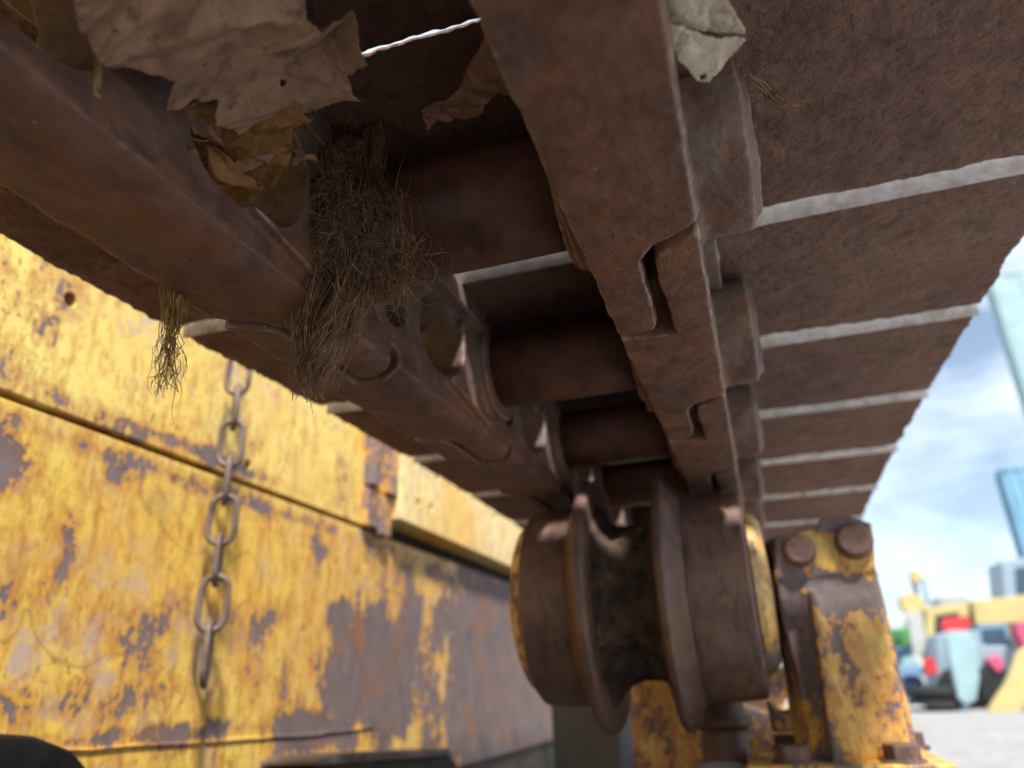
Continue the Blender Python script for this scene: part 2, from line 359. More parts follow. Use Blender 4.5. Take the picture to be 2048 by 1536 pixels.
def make_shoe(seed,chip=False,gap=.022,thin=False):
    bm=bmesh.new(); nx,ny=330,112
    x0,x1=-.398,.204; y0,y1=0.0,P-gap; T=.012
    def zlow(y): 
        t=y/(y1-y0); z=0
        if y<.010: z+=.0015*((.010-y)/.010)**1.5      # leading edge curls up
        if y>y1-.02: z+=.0015*((y-(y1-.02))/.02)
        return z
    grid=[]
    for j in range(ny+1):
        row=[]
        for i in range(nx+1):
            x=x0+(x1-x0)*i/nx; y=y0+(y1-y0)*j/ny
            e=1 if 0<i<nx and 0<j<ny else 0
            xx=x;yy=y
            if i in(0,nx): xx+=.003*noise.noise(Vector((seed,y*30,i)))+.0015*noise.noise(Vector((seed,y*140,i)))
            if j in(0,ny): yy+=.0012*noise.noise(Vector((x*40,seed,j)))+.0008*noise.noise(Vector((x*190,seed,j)))
            # corner knocked round at the tips
            c=min(x-x0,x1-x)
            if c<.012 and j<4: yy+=.0
            if chip and x>.15 and j>ny-6: yy-=.004*(x-.15)/.05
            z=zlow(y)+.0010*noise.noise(Vector((x*60,y*75,seed)))+.0009*noise.noise(Vector((x*150,y*210,seed)))+.0003*noise.noise(Vector((x*330,y*400,seed)))+.0022*noise.noise(Vector((x*9,y*9,seed)))
            row.append(bm.verts.new((xx,yy,z)))
        grid.append(row)
    top=[[bm.verts.new((v.co.x,v.co.y,zlow(v.co.y)+T-.008*max(0,(v.co.y-(y1-.03))/.03))) for v in row] for row in grid]
    if thin:
        for row in top:
            for v in row: v.co.z-=.0095*max(0,(.03-v.co.y)/.03)
    for j in range(ny):
        for i in range(nx):
            bm.faces.new((grid[j][i],grid[j+1][i],grid[j+1][i+1],grid[j][i+1]))
            bm.faces.new((top[j][i],top[j][i+1],top[j+1][i+1],top[j+1][i]))
    for i in range(nx):
        bm.faces.new((grid[0][i],grid[0][i+1],top[0][i+1],top[0][i])); bm.faces.new((grid[ny][i+1],grid[ny][i],top[ny][i],top[ny][i+1]))
    for j in range(ny):
        bm.faces.new((grid[j+1][0],grid[j][0],top[j][0],top[j+1][0])); bm.faces.new((grid[j][nx],grid[j+1][nx],top[j+1][nx],top[j][nx]))
    return mesh_of(bm,'track_shoe')
def make_grouser(seed):
    bm=bmesh.new(); nx=120; x0,x1=-.402,.209
    prof=[(-.0014,-.0005),(-.0012,.030),(.002,.056),(.008,.060),(.016,.060),(.019,.056),(.023,.030),(.028,.012)]
    rows=[]
    for i in range(nx+1):
        x=x0+(x1-x0)*i/nx; w=1-.25*max(0,(abs(x+.097)-.27)/.036)
        rows.append([bm.verts.new((x,a+.0006*noise.noise(Vector((x*45,k,seed))),b*(w if b>.02 else 1)+.0006*noise.noise(Vector((x*45,seed,k))))) for k,(a,b) in enumerate(prof)])
    n=len(prof)
    for A,B in zip(rows,rows[1:]):
        for k in range(n): bm.faces.new((A[k],A[(k+1)%n],B[(k+1)%n],B[k]))
    bm.faces.new(rows[0]); bm.faces.new(rows[-1][::-1])
    return mesh_of(bm,'grouser')
shoe_me=[make_shoe(s) for s in range(4)]+[make_shoe(9,gap=.0265,thin=True)]; gro_me=[make_grouser(s) for s in range(2)]
for m in shoe_me: m.materials.append(M_SHOE)
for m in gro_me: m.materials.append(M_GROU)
bb=bmesh.new(); lathe(bb,[(-.166,.026),(-.164,.0290),(-.12,.0295),(-.10,.0295),(-.06,.0290),(-.058,.026)],(0,0),64)
bush_me=mesh_of(bb,'bushing'); bush_me.materials.append(M_BUSH)
bb=bmesh.new(); prism(bb,circ(0,0,.0145,6),'z',-.018,.0); cyl(bb,'z',(0,0),.0075,-.024,-.017,20)
nut_me=mesh_of(bb,'nut',False); nut_me.materials.append(M_BOLT)
def place(name,me,parent,loc,rx=0):
    o=bpy.data.objects.new(name,me); COL.objects.link(o); o.parent=parent
    o.location=loc; o.rotation_euler=(rx,0,0); return o
for k in range(-3,8):
    ya=YP0+P*k; yb=ya+P
    if k==-1: ya=yb-PN
    if k<-1: ya-=PN-P; yb-=PN-P
    za,zb=railz(ya),railz(yb); rx=math.atan2(zb-za,yb-ya)
    for me,x in (((link_R,XR0),(link_L,XL0)) if k!=-1 else ((near_R,XR0),(near_L,XL0))):
        lk=place('rail_link',me,track,Vector((x,ya,za))+TL,rx)
        s=-1 if x==XR0 else 1
        for u_ in ((.052,.120) if k!=-1 else (.172,)):
            place('nut',nut_me,lk,(s*.026,u_,.0785))
    place('bushing',bush_me,track,Vector((0,ya,za+HPIN))+TL,rx)
    ys=.428+P*(k); 
    if k>-3:
        sh=place('track_shoe',shoe_me[(k+3)%4 if k!=-1 else 4],track,Vector((0,ys-.0,H(ys)))+TL,math.atan2(H(ys+P)-H(ys),P)+R(.25))
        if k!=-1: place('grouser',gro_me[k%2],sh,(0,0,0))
        if k==-1: sh.location.y+=.009
        if k==-2: sh.location.y+=.0285
# ------------------------------------------------------------------ carrier roller
RY,RZ=.782,.0785
roller=empty('carrier_roller',(-.11,RY,RZ),'rust brown twin-flanged carrier roller holding up the track rails','roller')
def rp(name,prof,mat,n=128,parent=roller):
    bm=bmesh.new(); lathe(bm,prof,(0,0),n); o=obj(name,bm,mat,parent,loc=(.11,0,0),smooth=True,bevel=.0008)
    return o
rp('tread',[(-.0575,.088),(-.0575,.0985),(-.05,.0985),(-.018,.0975),(-.005,.0965),(-.002,.093),(-.002,.05)],M_ROLL)
rp('flange',[(-.0825,.09),(-.0820,.119),(-.0795,.1225),(-.0745,.1235),(-.0715,.1215),(-.063,.103),(-.0575,.098),(-.0575,.09)],M_ROLL)
M_ROLLY=None
rp('tread',[(-.214,.06),(-.214,.093),(-.211,.0965),(-.19,.0975),(-.1675,.0985),(-.1675,.088)],M_ROLL)
rp('flange',[(-.1675,.09),(-.1675,.098),(-.162,.104),(-.1555,.1215),(-.1525,.1235),(-.1465,.1230),(-.1435,.120),(-.1425,.09)],M_ROLL)
bm=bmesh.new(); prof=[(-.1425,.094),(-.138,.080),(-.128,.071),(-.115,.0675),(-.10,.070),(-.09,.078),(-.0825,.094)]
lathe(bm,prof,(0,0),128)
for v in bm.verts:
    d=Vector((0,v.co.y,v.co.z)); 
    if d.length>.01: v.co+=d.normalized()*(.004+.011*noise.fractal(Vector((v.co.x*50,v.co.y*40,v.co.z*40)),.8,2,5))
obj('hub',bm,M_GREASE,roller,loc=(.11,0,0),smooth=True)
M_CAP=paint('peeling_cap_paint',[],.50,(.82,.72,.42),3.3,.7)
rp('end_cap',[(-.228,.045),(-.228,.074),(-.223,.083),(-.214,.088),(-.214,.05)],M_CAP)
rp('end_cap',[(-.002,.04),(-.001,.076),(.006,.074),(.012,.066),(.014,.04)],M_CAP)
rp('shaft',[(.010,.026),(.0175,.026)],M_DARK,48)
# ------------------------------------------------------------------ roller bracket (pedestal)
M_POST=paint('bracket_paint',[(.075,.072,.05,.028,.46),(.03,.05,.02,.12,.4),(.065,.03,.012,.06,.14),(.112,.02,.012,.10,.2),(.03,.02,.014,.12,.25),(.085,.132,.04,.015,.3)],.565,(.66,.47,.13),5.1,.5,axes=(0,2))
br=empty('roller_bracket',(.062,.80,-.075),'yellow cast pedestal with rust-brown top and clamp bolts beside the roller','bracket')
def bp(name,bm,mat,**k): return obj(name,bm,mat,br,loc=tuple(-br.location),**k)
bm=bmesh.new()
# column: flat right face, deep left flank, proud centre rib
prism(bm,[(.014,.790),(.020,.772),(.041,.749),(.103,.751),(.107,.84),(.014,.86)],'z',-.066,.126)
prism(bm,[(.040,-.068),(.061,-.068),(.054,.02),(.050,.072),(.045,.072)],'y',.741,.80)
prism(bm,[(.026,-.066),(.11,-.066),(.109,.05),(.107,.10),(.018,.10)],'y',.764,.85)
# clamp head
prism(bm,[(.018,.085),(.104,.085),(.110,.128),(.092,.137),(.066,.137),(.063,.128),(.024,.124)],'y',.747,.86)
cyl(bm,'x',(RY+.02,RZ),.052,.019,.105,48)
me=fuse(bm,.002,None,rough=.0008,freq=60,smooth=4,seed=5)
link('post',me,M_POST,br,tuple(-br.location))
def bolt(parent,loc,rad,h,direction='-y',mat=M_BOLT,hexa=True,washer=True,name='bolt'):
    bm=bmesh.new()
    if hexa: prism(bm,circ(0,0,rad,6),'z',.0,h)
    else: lathe(bm,[(0,rad),(h*.7,rad*.97),(h,rad*.82)],(0,0),40,axis='z')
    if washer: cyl(bm,'z',(0,0),rad*1.25,-.002,.002,32)
    o=obj(name,bm,mat,parent,bevel=rad*.12)
    o.location=loc
    if direction=='-y': o.rotation_euler=(R(90),0,0)
    elif direction=='x': o.rotation_euler=(0,R(90),0)
    return o
O=-br.location
for (x,z,rr) in ((.0435,.108,.0145),(.091,.113,.0165)): bolt(br,Vector((x,.7475,z))+O,rr,.012,hexa=False,washer=False,name='clamp_bolt')
bm=bmesh.new(); prism(bm,[(-.030,.715),(.128,.715),(.128,.89),(-.030,.89)],'z',-.085,-.066)
M_BASE=paint('base_paint',[],.53,YEL,9.3,.3)
bp('base_plate',bm,M_BASE,bevel=.003)
for x,y in ((.003,.735),(.087,.735),(.003,.87),(.112,.87)):
    bolt(br,Vector((x+.006,y,-.066))+O,.0145,.0135,direction='z')
# ------------------------------------------------------------------ track frame under the bracket
M_FRAME=paint('frame_paint',[],.52,(.64,.50,.26),2.2,.7)
tf=empty('undercarriage_beam',(-.01,1.4,-.3),'worn yellow track frame beam below the roller bracket','undercarriage beam')
O2=-tf.location
bm=bmesh.new(); prism(bm,[(-.075,-.30),(.105,-.30),(.105,-.0865),(-.02,-.0865),(-.075,-.11)],'y',.74,3.2)
obj('beam',bm,M_FRAME,tf,loc=O2,bevel=.006)
bm=bmesh.new(); prism(bm,[(-.32,-.42),(.06,-.42),(.06,-.19),(.0,-.15),(-.24,-.15),(-.32,-.20)],'y',-1.3,.70)
prism(bm,[(-.24,-.16),(.13,-.16),(.13,-.09),(.09,-.072),(-.20,-.072),(-.24,-.09)],'y',-1.3,.44)
obj('unseen_shade_beam',bm,M_SKIRT,tf,loc=O2,bevel=.01)  # unseen dark mass added to block light bouncing up from the ground
bm=bmesh.new(); prism(bm,[(-.30,.95),(-.135,.95),(-.10,1.0),(-.10,1.12),(-.30,1.12)][::1],'z',-.30,-.29)
prism(bm,[(-.175,-.12),(.02,-.12),(.012,-.045),(-.055,-.02),(-.10,.03),(-.125,.06),(-.175,.065)],'y',1.02,1.10)
prism(bm,[(-.17,-.30),(-.05,-.30),(-.05,-.1),(-.17,-.03)],'y',1.03,1.09)
obj('gusset',bm,M_FRAME,tf,loc=O2,bevel=.006)
# loop-shaped lifting bracket and stub behind the roller
bm=bmesh.new()
prism(bm,[(-.006,-.055),(.036,-.055),(.038,-.044),(.036,.024),(.028,.036),(.018,.026),(.024,-.030),(.006,-.034),(-.008,-.02)],'y',.93,.965)
obj('cast_lug',bm,M_FRAME,tf,loc=O2,bevel=.005,seg=3)
bm=bmesh.new(); prism(bm,[(-.03,-.075),(-.012,-.09),(.006,-.075),(.010,-.03),(.022,-.018),(.022,.012),(-.012,.016),(-.036,-.01)],'y',1.04,1.075)
obj('cast_lug',bm,M_CAP,tf,loc=O2,bevel=.006,seg=3)
# purple-brown stub cylinder below the right tread
st=bmesh.new(); lathe(st,[(-.12,.026),(-.05,.024),(-.045,.030),(-.038,.030),(-.03,.024),(.04,.024)],(-.055,.90),48,axis='z')
tag(obj('grease_cylinder',st,M_ROLL,bevel=.001),'short rust-brown upright cylinder under the right roller tread','cylinder')
bm=bmesh.new()
for i in range(1):
    bmesh.ops.create_icosphere(bm,subdivisions=4,radius=.045,matrix=Matrix.Translation((-.055,.80,-.098))@Matrix.Diagonal((1,.8,.62,1)))
for v in bm.verts: v.co+=v.co.normalized()*.004*noise.noise(v.co*50)
M_ROCK=simple('pale_stone',(.28,.26,.25),(.42,.39,.37),30,.9,.5,.003)
tag(obj('stone',bm,M_ROCK,smooth=True),'pale grey rounded stone lying under the roller beside the hose','stone')
bm=bmesh.new()
pts=[(-.155,.70,-.15),(-.14,.70,-.10),(-.125,.70,-.083),(-.105,.70,-.075),(-.085,.70,-.080),(-.066,.70,-.092),(-.05,.70,-.11),(-.045,.70,-.16)]
def smoothpts(p_,n=6):
    out=[]; q=[Vector(a) for a in p_]
    for i in range(len(q)-1):
        a=q[max(i-1,0)];b=q[i];c=q[i+1];d=q[min(i+2,len(q)-1)]
        for k in range(n):
            t=k/n; out.append(.5*((2*b)+(c-a)*t+(2*a-5*b+4*c-d)*t*t+(3*b-a-3*c+d)*t**3))
    out.append(q[-1]); return out
tube(bm,smoothpts(pts),.0062,12)
M_HOSE=simple('dirty_black_rubber',(.022,.02,.02),(.075,.055,.045),50,.7,.5,.002)
tag(obj('hydraulic_hose',bm,M_HOSE,smooth=True),'dirty black rubber hose arching below the roller hub','hose')
bm=bmesh.new()
rr=random.Random(3)
for i in range(60):
    a=Vector((-.045+rr.uniform(-.02,.028),.70+rr.uniform(-.01,.01),-.088+rr.uniform(-.03,.008)))
    d=Vector((rr.uniform(-1,1),rr.uniform(-1,1),rr.uniform(-.6,1))).normalized()*rr.uniform(.01,.025)
    tube(bm,[a,a+d*.5+Vector((0,0,.002)),a+d],[.0012,.001,.0004],5)
bmesh.ops.create_icosphere(bm,subdivisions=3,radius=.024,matrix=Matrix.Translation((-.038,.705,-.105)))
M_MUD=simple('dark_matted_fibre',(.03,.024,.02),(.10,.08,.06),90,.95,.9,.004)
tag(obj('matted_rag',bm,M_MUD,smooth=True),'dark matted rag of fibres beside the hose under the bracket','rag')
# ------------------------------------------------------------------ grey post behind the roller
M_GREY=simple('dull_grey_steel',(.085,.095,.098),(.14,.15,.15),5,.5,.15,.001)
bm=bmesh.new(); prism(bm,[(-.34,1.25),(-.225,1.20),(-.205,1.24),(-.205,1.34),(-.34,1.34)],'z',-.75,.03)
po=obj('steel_post',bm,M_GREY,bevel=.006); tag(po,'dull grey flat-sided steel post standing behind the left roller tread','post')
# ------------------------------------------------------------------ yellow side wall of the machine
XW=-.56
wall=empty('machine_side_wall',(XW,1.2,.1),'flaking yellow steel side of the machine left of the track, rust-patched','machine side')
OW=-wall.location
M_UP=paint('upper_wall_paint',[(.452,.343,.018,.03,.25),(.44,.305,.02,.022,.26),(.52,.245,.05,.012,.22),(.63,.245,.10,.012,.18),(.95,.30,.03,.06,.14),(.38,.26,.05,.03,.3),(.66,.25,.22,.012,.3)],.60,(.84,.66,.18),1.0,.45)
M_LOW=paint('lower_wall_paint',[(.42,.185,.035,.03,.30),(.545,.20,.022,.02,.22),(.90,.185,.07,.022,.20),(.50,.13,.012,.03,.22),
   (1.07,.02,.17,.10,.85),(1.19,.12,.06,.12,.5),(1.60,.02,.30,.28,1.0),(2.3,.02,.6,.5,1.2),(.92,-.04,.14,.03,.5),(.53,.0,.14,.022,.20),(1.3,.20,.3,.03,.18),(.75,.09,.1,.02,.15),(.7,.215,.5,.012,.22),(.44,.08,.03,.02,.2),(.6,.06,.08,.05,.10),(.62,-.03,.4,.012,.24)],.578,YEL,4.0,.6)  # big far-end blobs: bare steel with the shade there painted in
M_PALE=paint('pale_wall_paint',[(1.5,.24,.3,.02,.08)],.66,(.84,.66,.30),6.0,.6)
def plate(name,y0,y1,z0,z1,x0,x1,mat,parent=wall,bevel=.002,wav=.0012,ny=60,nz=20,seed=0,off=OW):
    bm=bmesh.new(); box(bm,x0,x1,y0,y1,z0,z1)
    o=obj(name,bm,mat,parent,loc=off,bevel=bevel); return o
def holed_plate(name,y0,y1,z0,z1,x0,x1,holes,mat):
    o=plate(name,y0,y1,z0,z1,x0,x1,mat,bevel=0)
    cut=bmesh.new()
    for (y,z,rr_) in holes: cyl(cut,'x',(y,z),rr_,x1-.02,x1+.01,24)
    co=bpy.data.objects.new('cut',mesh_of(cut,'cut',False)); COL.objects.link(co); co.location=(0,0,0)
    o.parent=None; o.location=(0,0,0)
    m=o.modifiers.new('b','BOOLEAN'); m.object=co; m.solver='EXACT'
    dg=bpy.context.evaluated_depsgraph_get(); me=bpy.data.meshes.new_from_object(o.evaluated_get(dg)); o.modifiers.clear(); o.data=me
    bpy.data.objects.remove(co); o.parent=wall; o.location=OW
    m=o.modifiers.new('bevel','BEVEL'); m.width=.0015; m.segments=2; m.limit_method='ANGLE'
    return o
holed_plate('upper_panel',-.6,1.04,.2385,.62,XW-.02,XW+.001,[(.452,.343,.0065),(.728,.259,.006)],M_UP)
plate('lower_panel',-.6,3.4,-.13,.2325,XW-.03,XW,M_LOW)
plate('skirt_plate',-.6,3.4,-.72,-.132,XW-.03,XW-.008,M_SKIRT)
plate('backing_plate',-.6,3.4,.20,.61,XW-.06,XW-.032,M_DARK)
holed_plate('rear_panel',1.085,3.4,.259,.62,XW-.02,XW+.030,[(1.153,.300,.0075),(1.208,.303,.0075),(1.234,.365,.0075),(1.345,.365,.007),(1.55,.35,.008)],M_PALE)
# vertical joint bracket
bm=bmesh.new(); box(bm,XW-.005,XW+.020,1.010,1.028,.300,.60); box(bm,XW-.005,XW+.010,1.028,1.052,.300,.60); box(bm,XW-.005,XW+.026,1.052,1.083,.295,.60)
box(bm,XW-.005,XW+.012,1.005,1.045,.236,.296); box(bm,XW-.005,XW+.018,1.047,1.080,.228,.292)
M_JB=paint('joint_paint',[],.47,YEL2,8.0,.2)
obj('joint_bracket',bm,M_JB,wall,loc=OW,bevel=.003)
# raised weld bead along the bottom
bm=bmesh.new(); pts=[(XW+.001,-.1+.03*i,-.028-.018*min(max((-.1+.03*i-.3)/.6,0),1)+.002*noise.noise(Vector((i*.7,0,0)))) for i in range(40)]
tube(bm,pts,.0013,8); obj('weld_bead',bm,M_LOW,wall,loc=OW,smooth=True)
# lower roller guards: dark shapes that break the bottom edge of the picture
lg=empty('lower_roller_guard',(-.53,.5,-.12),'black rounded guard at the foot of the yellow wall, nearest the camera','guard')
bm=bmesh.new(); prism(bm,[(.25,-.3),(.25,-.016),(.40,-.014),(.45,-.020),(.485,-.032),(.51,-.052),(.53,-.075),(.54,-.3)],'x',XW+.002,-.50)
obj('guard_plate',bm,M_DARK,lg,loc=-lg.location,bevel=.004)
lg=empty('track_roller_block',(-.53,1.05,-.15),'dark block with a grey steel top edge below the bare patch of the yellow wall','roller block')
bm=bmesh.new(); prism(bm,[(.76,-.3),(.76,-.098),(.79,-.078),(.82,-.072),(1.2,-.095),(1.23,-.11),(1.25,-.3)],'x',XW+.002,-.49)
obj('block_body',bm,M_DARK,lg,loc=-lg.location,bevel=.004)
bm=bmesh.new(); prism(bm,[(.80,-.0718),(.80,-.066),(.825,-.063),(1.18,-.083),(1.20,-.0945)],'x',XW+.002,-.485)
obj('top_strap',bm,M_CHAIN,lg,loc=-lg.location,bevel=.002)
# ------------------------------------------------------------------ hanging chain
ch=empty('hanging_chain',(-.53,.657,.38),'dull rusty link chain hanging straight down in front of the yellow wall','chain')
def chain_link(Ln,Wd,rad):
    bm=bmesh.new(); pts=[]; h=Ln/2-Wd/2
    for i in range(13):
        t=math.pi*i/12; pts.append((Wd/2*math.cos(t),0,h+Wd/2*math.sin(t)))
    for i in range(13):
        t=math.pi+math.pi*i/12; pts.append((Wd/2*math.cos(t),0,-h+Wd/2*math.sin(t)))
    tube(bm,pts,rad,12,closed=True); return mesh_of(bm,'chain_link')
def add_ch(z,Ln,rz,ry=0,Wd=.024,rad=.0036,dx=0,dy=0):
    me=chain_link(Ln,Wd,rad); me.materials.append(M_CHAIN)
    o=bpy.data.objects.new('chain_link',me); COL.objects.link(o); o.parent=ch; o.location=(dx,dy,z-.38); o.rotation_euler=(0,R(ry),R(rz))
z=.40; spec=[(.050,75,0),(.050,-10,2),(.050,80,-2),(.052,20,1),(.050,95,0),(.052,25,3),(.050,-85,2),(.054,70,2),(.060,60,-4)]
zz=.412
for i,(Ln,rz,ry) in enumerate(spec):
    ln=Ln-.003
    # links alternate: one faces the camera, the next shows its edge
    face=(i%2==1)
    add_ch(zz-Ln/2,Ln,(-50 if not face else 35)+rnd.uniform(-9,9),ry,.026 if i>4 else .023,.0034)
    zz-=Ln-.0085
# ------------------------------------------------------------------ debris
def inpoly(x,y,pl):
    c=False;n=len(pl)
    for i in range(n):
        x1,y1=pl[i][:2];x2,y2=pl[(i+1)%n][:2]
        if (y1>y)!=(y2>y) and x<(x2-x1)*(y-y1)/(y2-y1)+x1: c=not c
    return c
def sheet(name,pl,mat,amp,fr,seed,step=.0009,thick=.0004,zf=None,parent=None,holes=(),aniso=(1,1),jag=.0012,fine=1.):
    xs=[q[0] for q in pl];ys=[q[1] for q in pl]
    # plane fit of heights over XY
    n=len(pl)
    import numpy as np
    A=np.array([[q[0],q[1],1] for q in pl]);b=np.array([q[2] for q in pl]); cf=np.linalg.lstsq(A,b,rcond=None)[0]
    fr_=random.Random(int(seed*100)); folds=[]
    for fq,am in ((.42,1.2),(.62,1.),(.9,.8),(1.4,.55),(2.1,.38),(3.3,.25),(5.2,.15),(8.5,.08)):
        a_=fr_.uniform(0,6.283); folds.append((math.cos(a_),math.sin(a_),fq,am,fr_.uniform(0,9)))
    bm=bmesh.new(); X0,Y0=min(xs)-.004,min(ys)-.004; nx=int((max(xs)-X0+.004)/step); ny=int((max(ys)-Y0+.004)/step)
    V={}
    def gv(i,j):
        if (i,j) in V: return V[i,j]
        x=X0+i*step;y=Y0+j*step
        q=Vector((x*fr*aniso[0],y*fr*aniso[1],seed))
        w=noise.noise_vector(q*.8)*.85+noise.noise_vector(q*2.6)*.22
        hgt=0
        for (cx,cy,fq,am,ph) in folds:
            t=(q.x+w.x)*cx*fq+(q.y+w.y)*cy*fq+ph
            tr=abs((t%2)-1); gate=.5+.5*noise.noise(q*.8*fq+Vector((ph,0,0)))*1.6
            hgt+=am*(tr-.5)*max(0,gate)
        hgt=amp*(hgt+.06*fine*noise.noise(q*9)+.03*fine*noise.noise(q*22))
        z=cf[0]*x+cf[1]*y+cf[2]+hgt
        if zf: z+=zf(x,y)
        lat=amp*.15
        V[i,j]=bm.verts.new((x+lat*noise.noise(q*1.7+Vector((3,3,3))),y+lat*noise.noise(q*1.7+Vector((7,1,3))),z)); return V[i,j]
    for i in range(nx):
        for j in range(ny):
            x=X0+(i+.5)*step;y=Y0+(j+.5)*step
            jx=jag*noise.noise(Vector((x*260,y*260,seed)))+jag*noise.noise(Vector((x*90,y*90,seed+5)));jy=jag*noise.noise(Vector((x*260,y*260,seed+9)))
            if not inpoly(x+jx,y+jy,pl): continue
            if any(((x-hx)/ha)**2+((y-hy)/hb)**2<1+.5*noise.noise(Vector((x*400,y*400,1))) for hx,hy,ha,hb in holes): continue
            bm.faces.new((gv(i,j),gv(i+1,j),gv(i+1,j+1),gv(i,j+1)))
    o=link(name,mesh_of(bm,name),mat,parent)
    m=o.modifiers.new('solid','SOLIDIFY'); m.thickness=thick
    return o
SHEET=[(-0.1534,0.1043,0.1869),(-0.1649,0.1183,0.1879),(-0.166,0.1277,0.1905),(-0.1663,0.1346,0.1924),(-0.163,0.1412,0.1951),(-0.1579,0.1474,0.1981),(-0.1633,0.1526,0.1978),(-0.169,0.1574,0.1974),(-0.1686,0.1612,0.1984),(-0.1637,0.1614,0.1997),(-0.1602,0.1685,0.2022),(-0.1653,0.1764,0.2025),(-0.1632,0.1836,0.2044),(-0.1584,0.1922,0.2071),(-0.1516,0.1952,0.2093),(-0.1412,0.1928,0.2115),(-0.1304,0.1928,0.2142),(-0.1197,0.2004,0.218),(-0.119,0.1934,0.2172),(-0.1181,0.1862,0.2164),(-0.1075,0.1837,0.2188),(-0.1048,0.1731,0.218),(-0.1111,0.1605,0.2142),(-0.1118,0.1525,0.2125),(-0.107,0.142,0.212)]
STRAW=[(-0.1734,0.1691,0.207),(-0.1402,0.1785,0.207),(-0.1347,0.19,0.207),(-0.1462,0.1959,0.207),(-0.1581,0.2104,0.207),(-0.1694,0.22,0.207),(-0.1793,0.2218,0.207),(-0.1917,0.2247,0.207),(-0.1964,0.2173,0.207),(-0.1934,0.2007,0.207),(-0.1841,0.1821,0.207)]
LEAF=[(-0.0633,0.1976,0.228),(-0.051,0.2057,0.228),(-0.0521,0.2196,0.228),(-0.0637,0.2266,0.228),(-0.0648,0.2336,0.228),(-0.0775,0.232,0.228),(-0.0835,0.2393,0.228),(-0.0902,0.2385,0.228),(-0.0968,0.2377,0.228),(-0.1035,0.2369,0.228),(-0.1099,0.2406,0.228),(-0.1069,0.2276,0.228),(-0.0976,0.2232,0.228),(-0.0853,0.2202,0.228),(-0.0745,0.2062,0.228)]
CREAM1=[(0.0006,0.1705,0.2),(0.0156,0.1751,0.2),(0.0187,0.1885,0.2),(0.0244,0.2063,0.2),(0.0154,0.2042,0.2035),(0.0091,0.2003,0.2045),(0.0007,0.1938,0.203)]
CREAM2=[(0.0005,0.1925,0.203),(0.0089,0.1992,0.202),(0.0152,0.2028,0.201),(0.0241,0.2046,0.1995),(0.0173,0.2104,0.198),(0.0102,0.2162,0.196),(0.0063,0.2141,0.197),(0.0018,0.2067,0.198),(0.0000,0.2002,0.2)]
M_SHEET=cloth_mat('dusty_plastic_film',(.35,.215,.145),(.52,.345,.24),(.19,.11,.07))
M_ORANGE=cloth_mat('orange_dry_leaf',(.30,.15,.045),(.42,.24,.10),(.13,.06,.02),.2)
M_LEAF=cloth_mat('brown_scrap',(.30,.16,.11),(.38,.22,.15),(.14,.08,.06))
M_CREAM=cloth_mat('soiled_cream_plastic',(.66,.58,.46),(.76,.71,.62),(.30,.22,.16),.1)
s_=sheet('plastic_sheet',SHEET,M_SHEET,.015,34,3.0,zf=lambda x,y:-.005,step=.0005,jag=.0006,holes=[(-.1395,.1795,.0012,.0010)],aniso=(.55,1.5),thick=.0003,fine=.45)
tag(s_,'large crumpled grey-brown sheet of dusty plastic film stuck under the left rail','plastic sheet')
s_=sheet('dry_leaf_wad',STRAW,M_ORANGE,.014,38,5.0,step=.0007,jag=.0008,fine=.8,aniso=(.6,1.6)); tag(s_,'crumpled orange-yellow dry leaf wad wedged behind the left rail window','leaf litter')
lw=random.Random(4)
for i in range(9):
    cx,cy=-.166+lw.uniform(-.02,.022),.196+lw.uniform(-.018,.02); a_=lw.uniform(0,3.14); L_=lw.uniform(.009,.017); w_=L_*lw.uniform(.28,.5); z_=.1995+lw.uniform(-.004,.006)
    pl=[]
    for k in range(14):
        t_=6.283*k/14; px_=L_*math.cos(t_)*(1+.15*lw.uniform(-1,1)); py_=w_*math.sin(t_)*(1+.2*lw.uniform(-1,1))
        pl.append((cx+px_*math.cos(a_)-py_*math.sin(a_),cy+px_*math.sin(a_)+py_*math.cos(a_),z_+px_*lw.uniform(-.1,.5)))
    q_=sheet('leaf_blade',pl,M_ORANGE if i%2 else M_LEAF,.010,50,10.+i,step=.0007,jag=.0006,fine=.6)
    q_.parent=s_; 
s_=sheet('torn_scrap',LEAF,M_LEAF,.012,32,8.0,step=.0007,jag=.0008,fine=.8); tag(s_,'torn brown paper-like scrap hanging in the dark between the rails','scrap')
cr_=empty('plastic_scrap',(.01,.2,.2),'folded soiled cream plastic scrap poking out behind the right rail','plastic scrap')
for nm,pl,sd_ in (('upper_fold',CREAM1,3.),('lower_fold',CREAM2,4.)):
    o=sheet(nm,pl,M_CREAM,.0030,60,sd_,step=.0006,parent=None,holes=[(.0085,.2135,.0014,.0010)] if nm=='lower_fold' else (),jag=.0006,fine=.5); o.parent=cr_; o.location=-cr_.location
# fibres -------------------------------------------------------------
def fibres(name,gen,mat,parent=None,n=4):
    bm=bmesh.new()
    for pts,rads in gen: tube(bm,pts,list(rads),n)
    me=bpy.data.meshes.new(name); bm.to_mesh(me); bm.free()
    for q in me.polygons:q.use_smooth=True
    return link(name,me,mat,parent)
def strand(a,d,length,rg,r0,n=14,curl=.6,grav=.0,seed=0,taper=.35,attract=None):
    pts=[];rads=[];q=Vector(a);d=Vector(d).normalized();st=length/n
    for i in range(n+1):
        pts.append(q.copy());rads.append(r0*(1-(1-taper)*i/n))
        t=q*rg+Vector((seed,seed*.37,seed*.11))
        k=Vector((noise.noise(t),noise.noise(t+Vector((31,0,0))),noise.noise(t+Vector((0,57,0)))))
        d=(d+k*curl+Vector((0,0,-grav))).normalized()
        if attract is not None:
            c_,ra=attract; off=q-c_; 
            if off.length>ra: d=(d-off.normalized()*.5).normalized()
        q=q+d*st
    return pts,rads
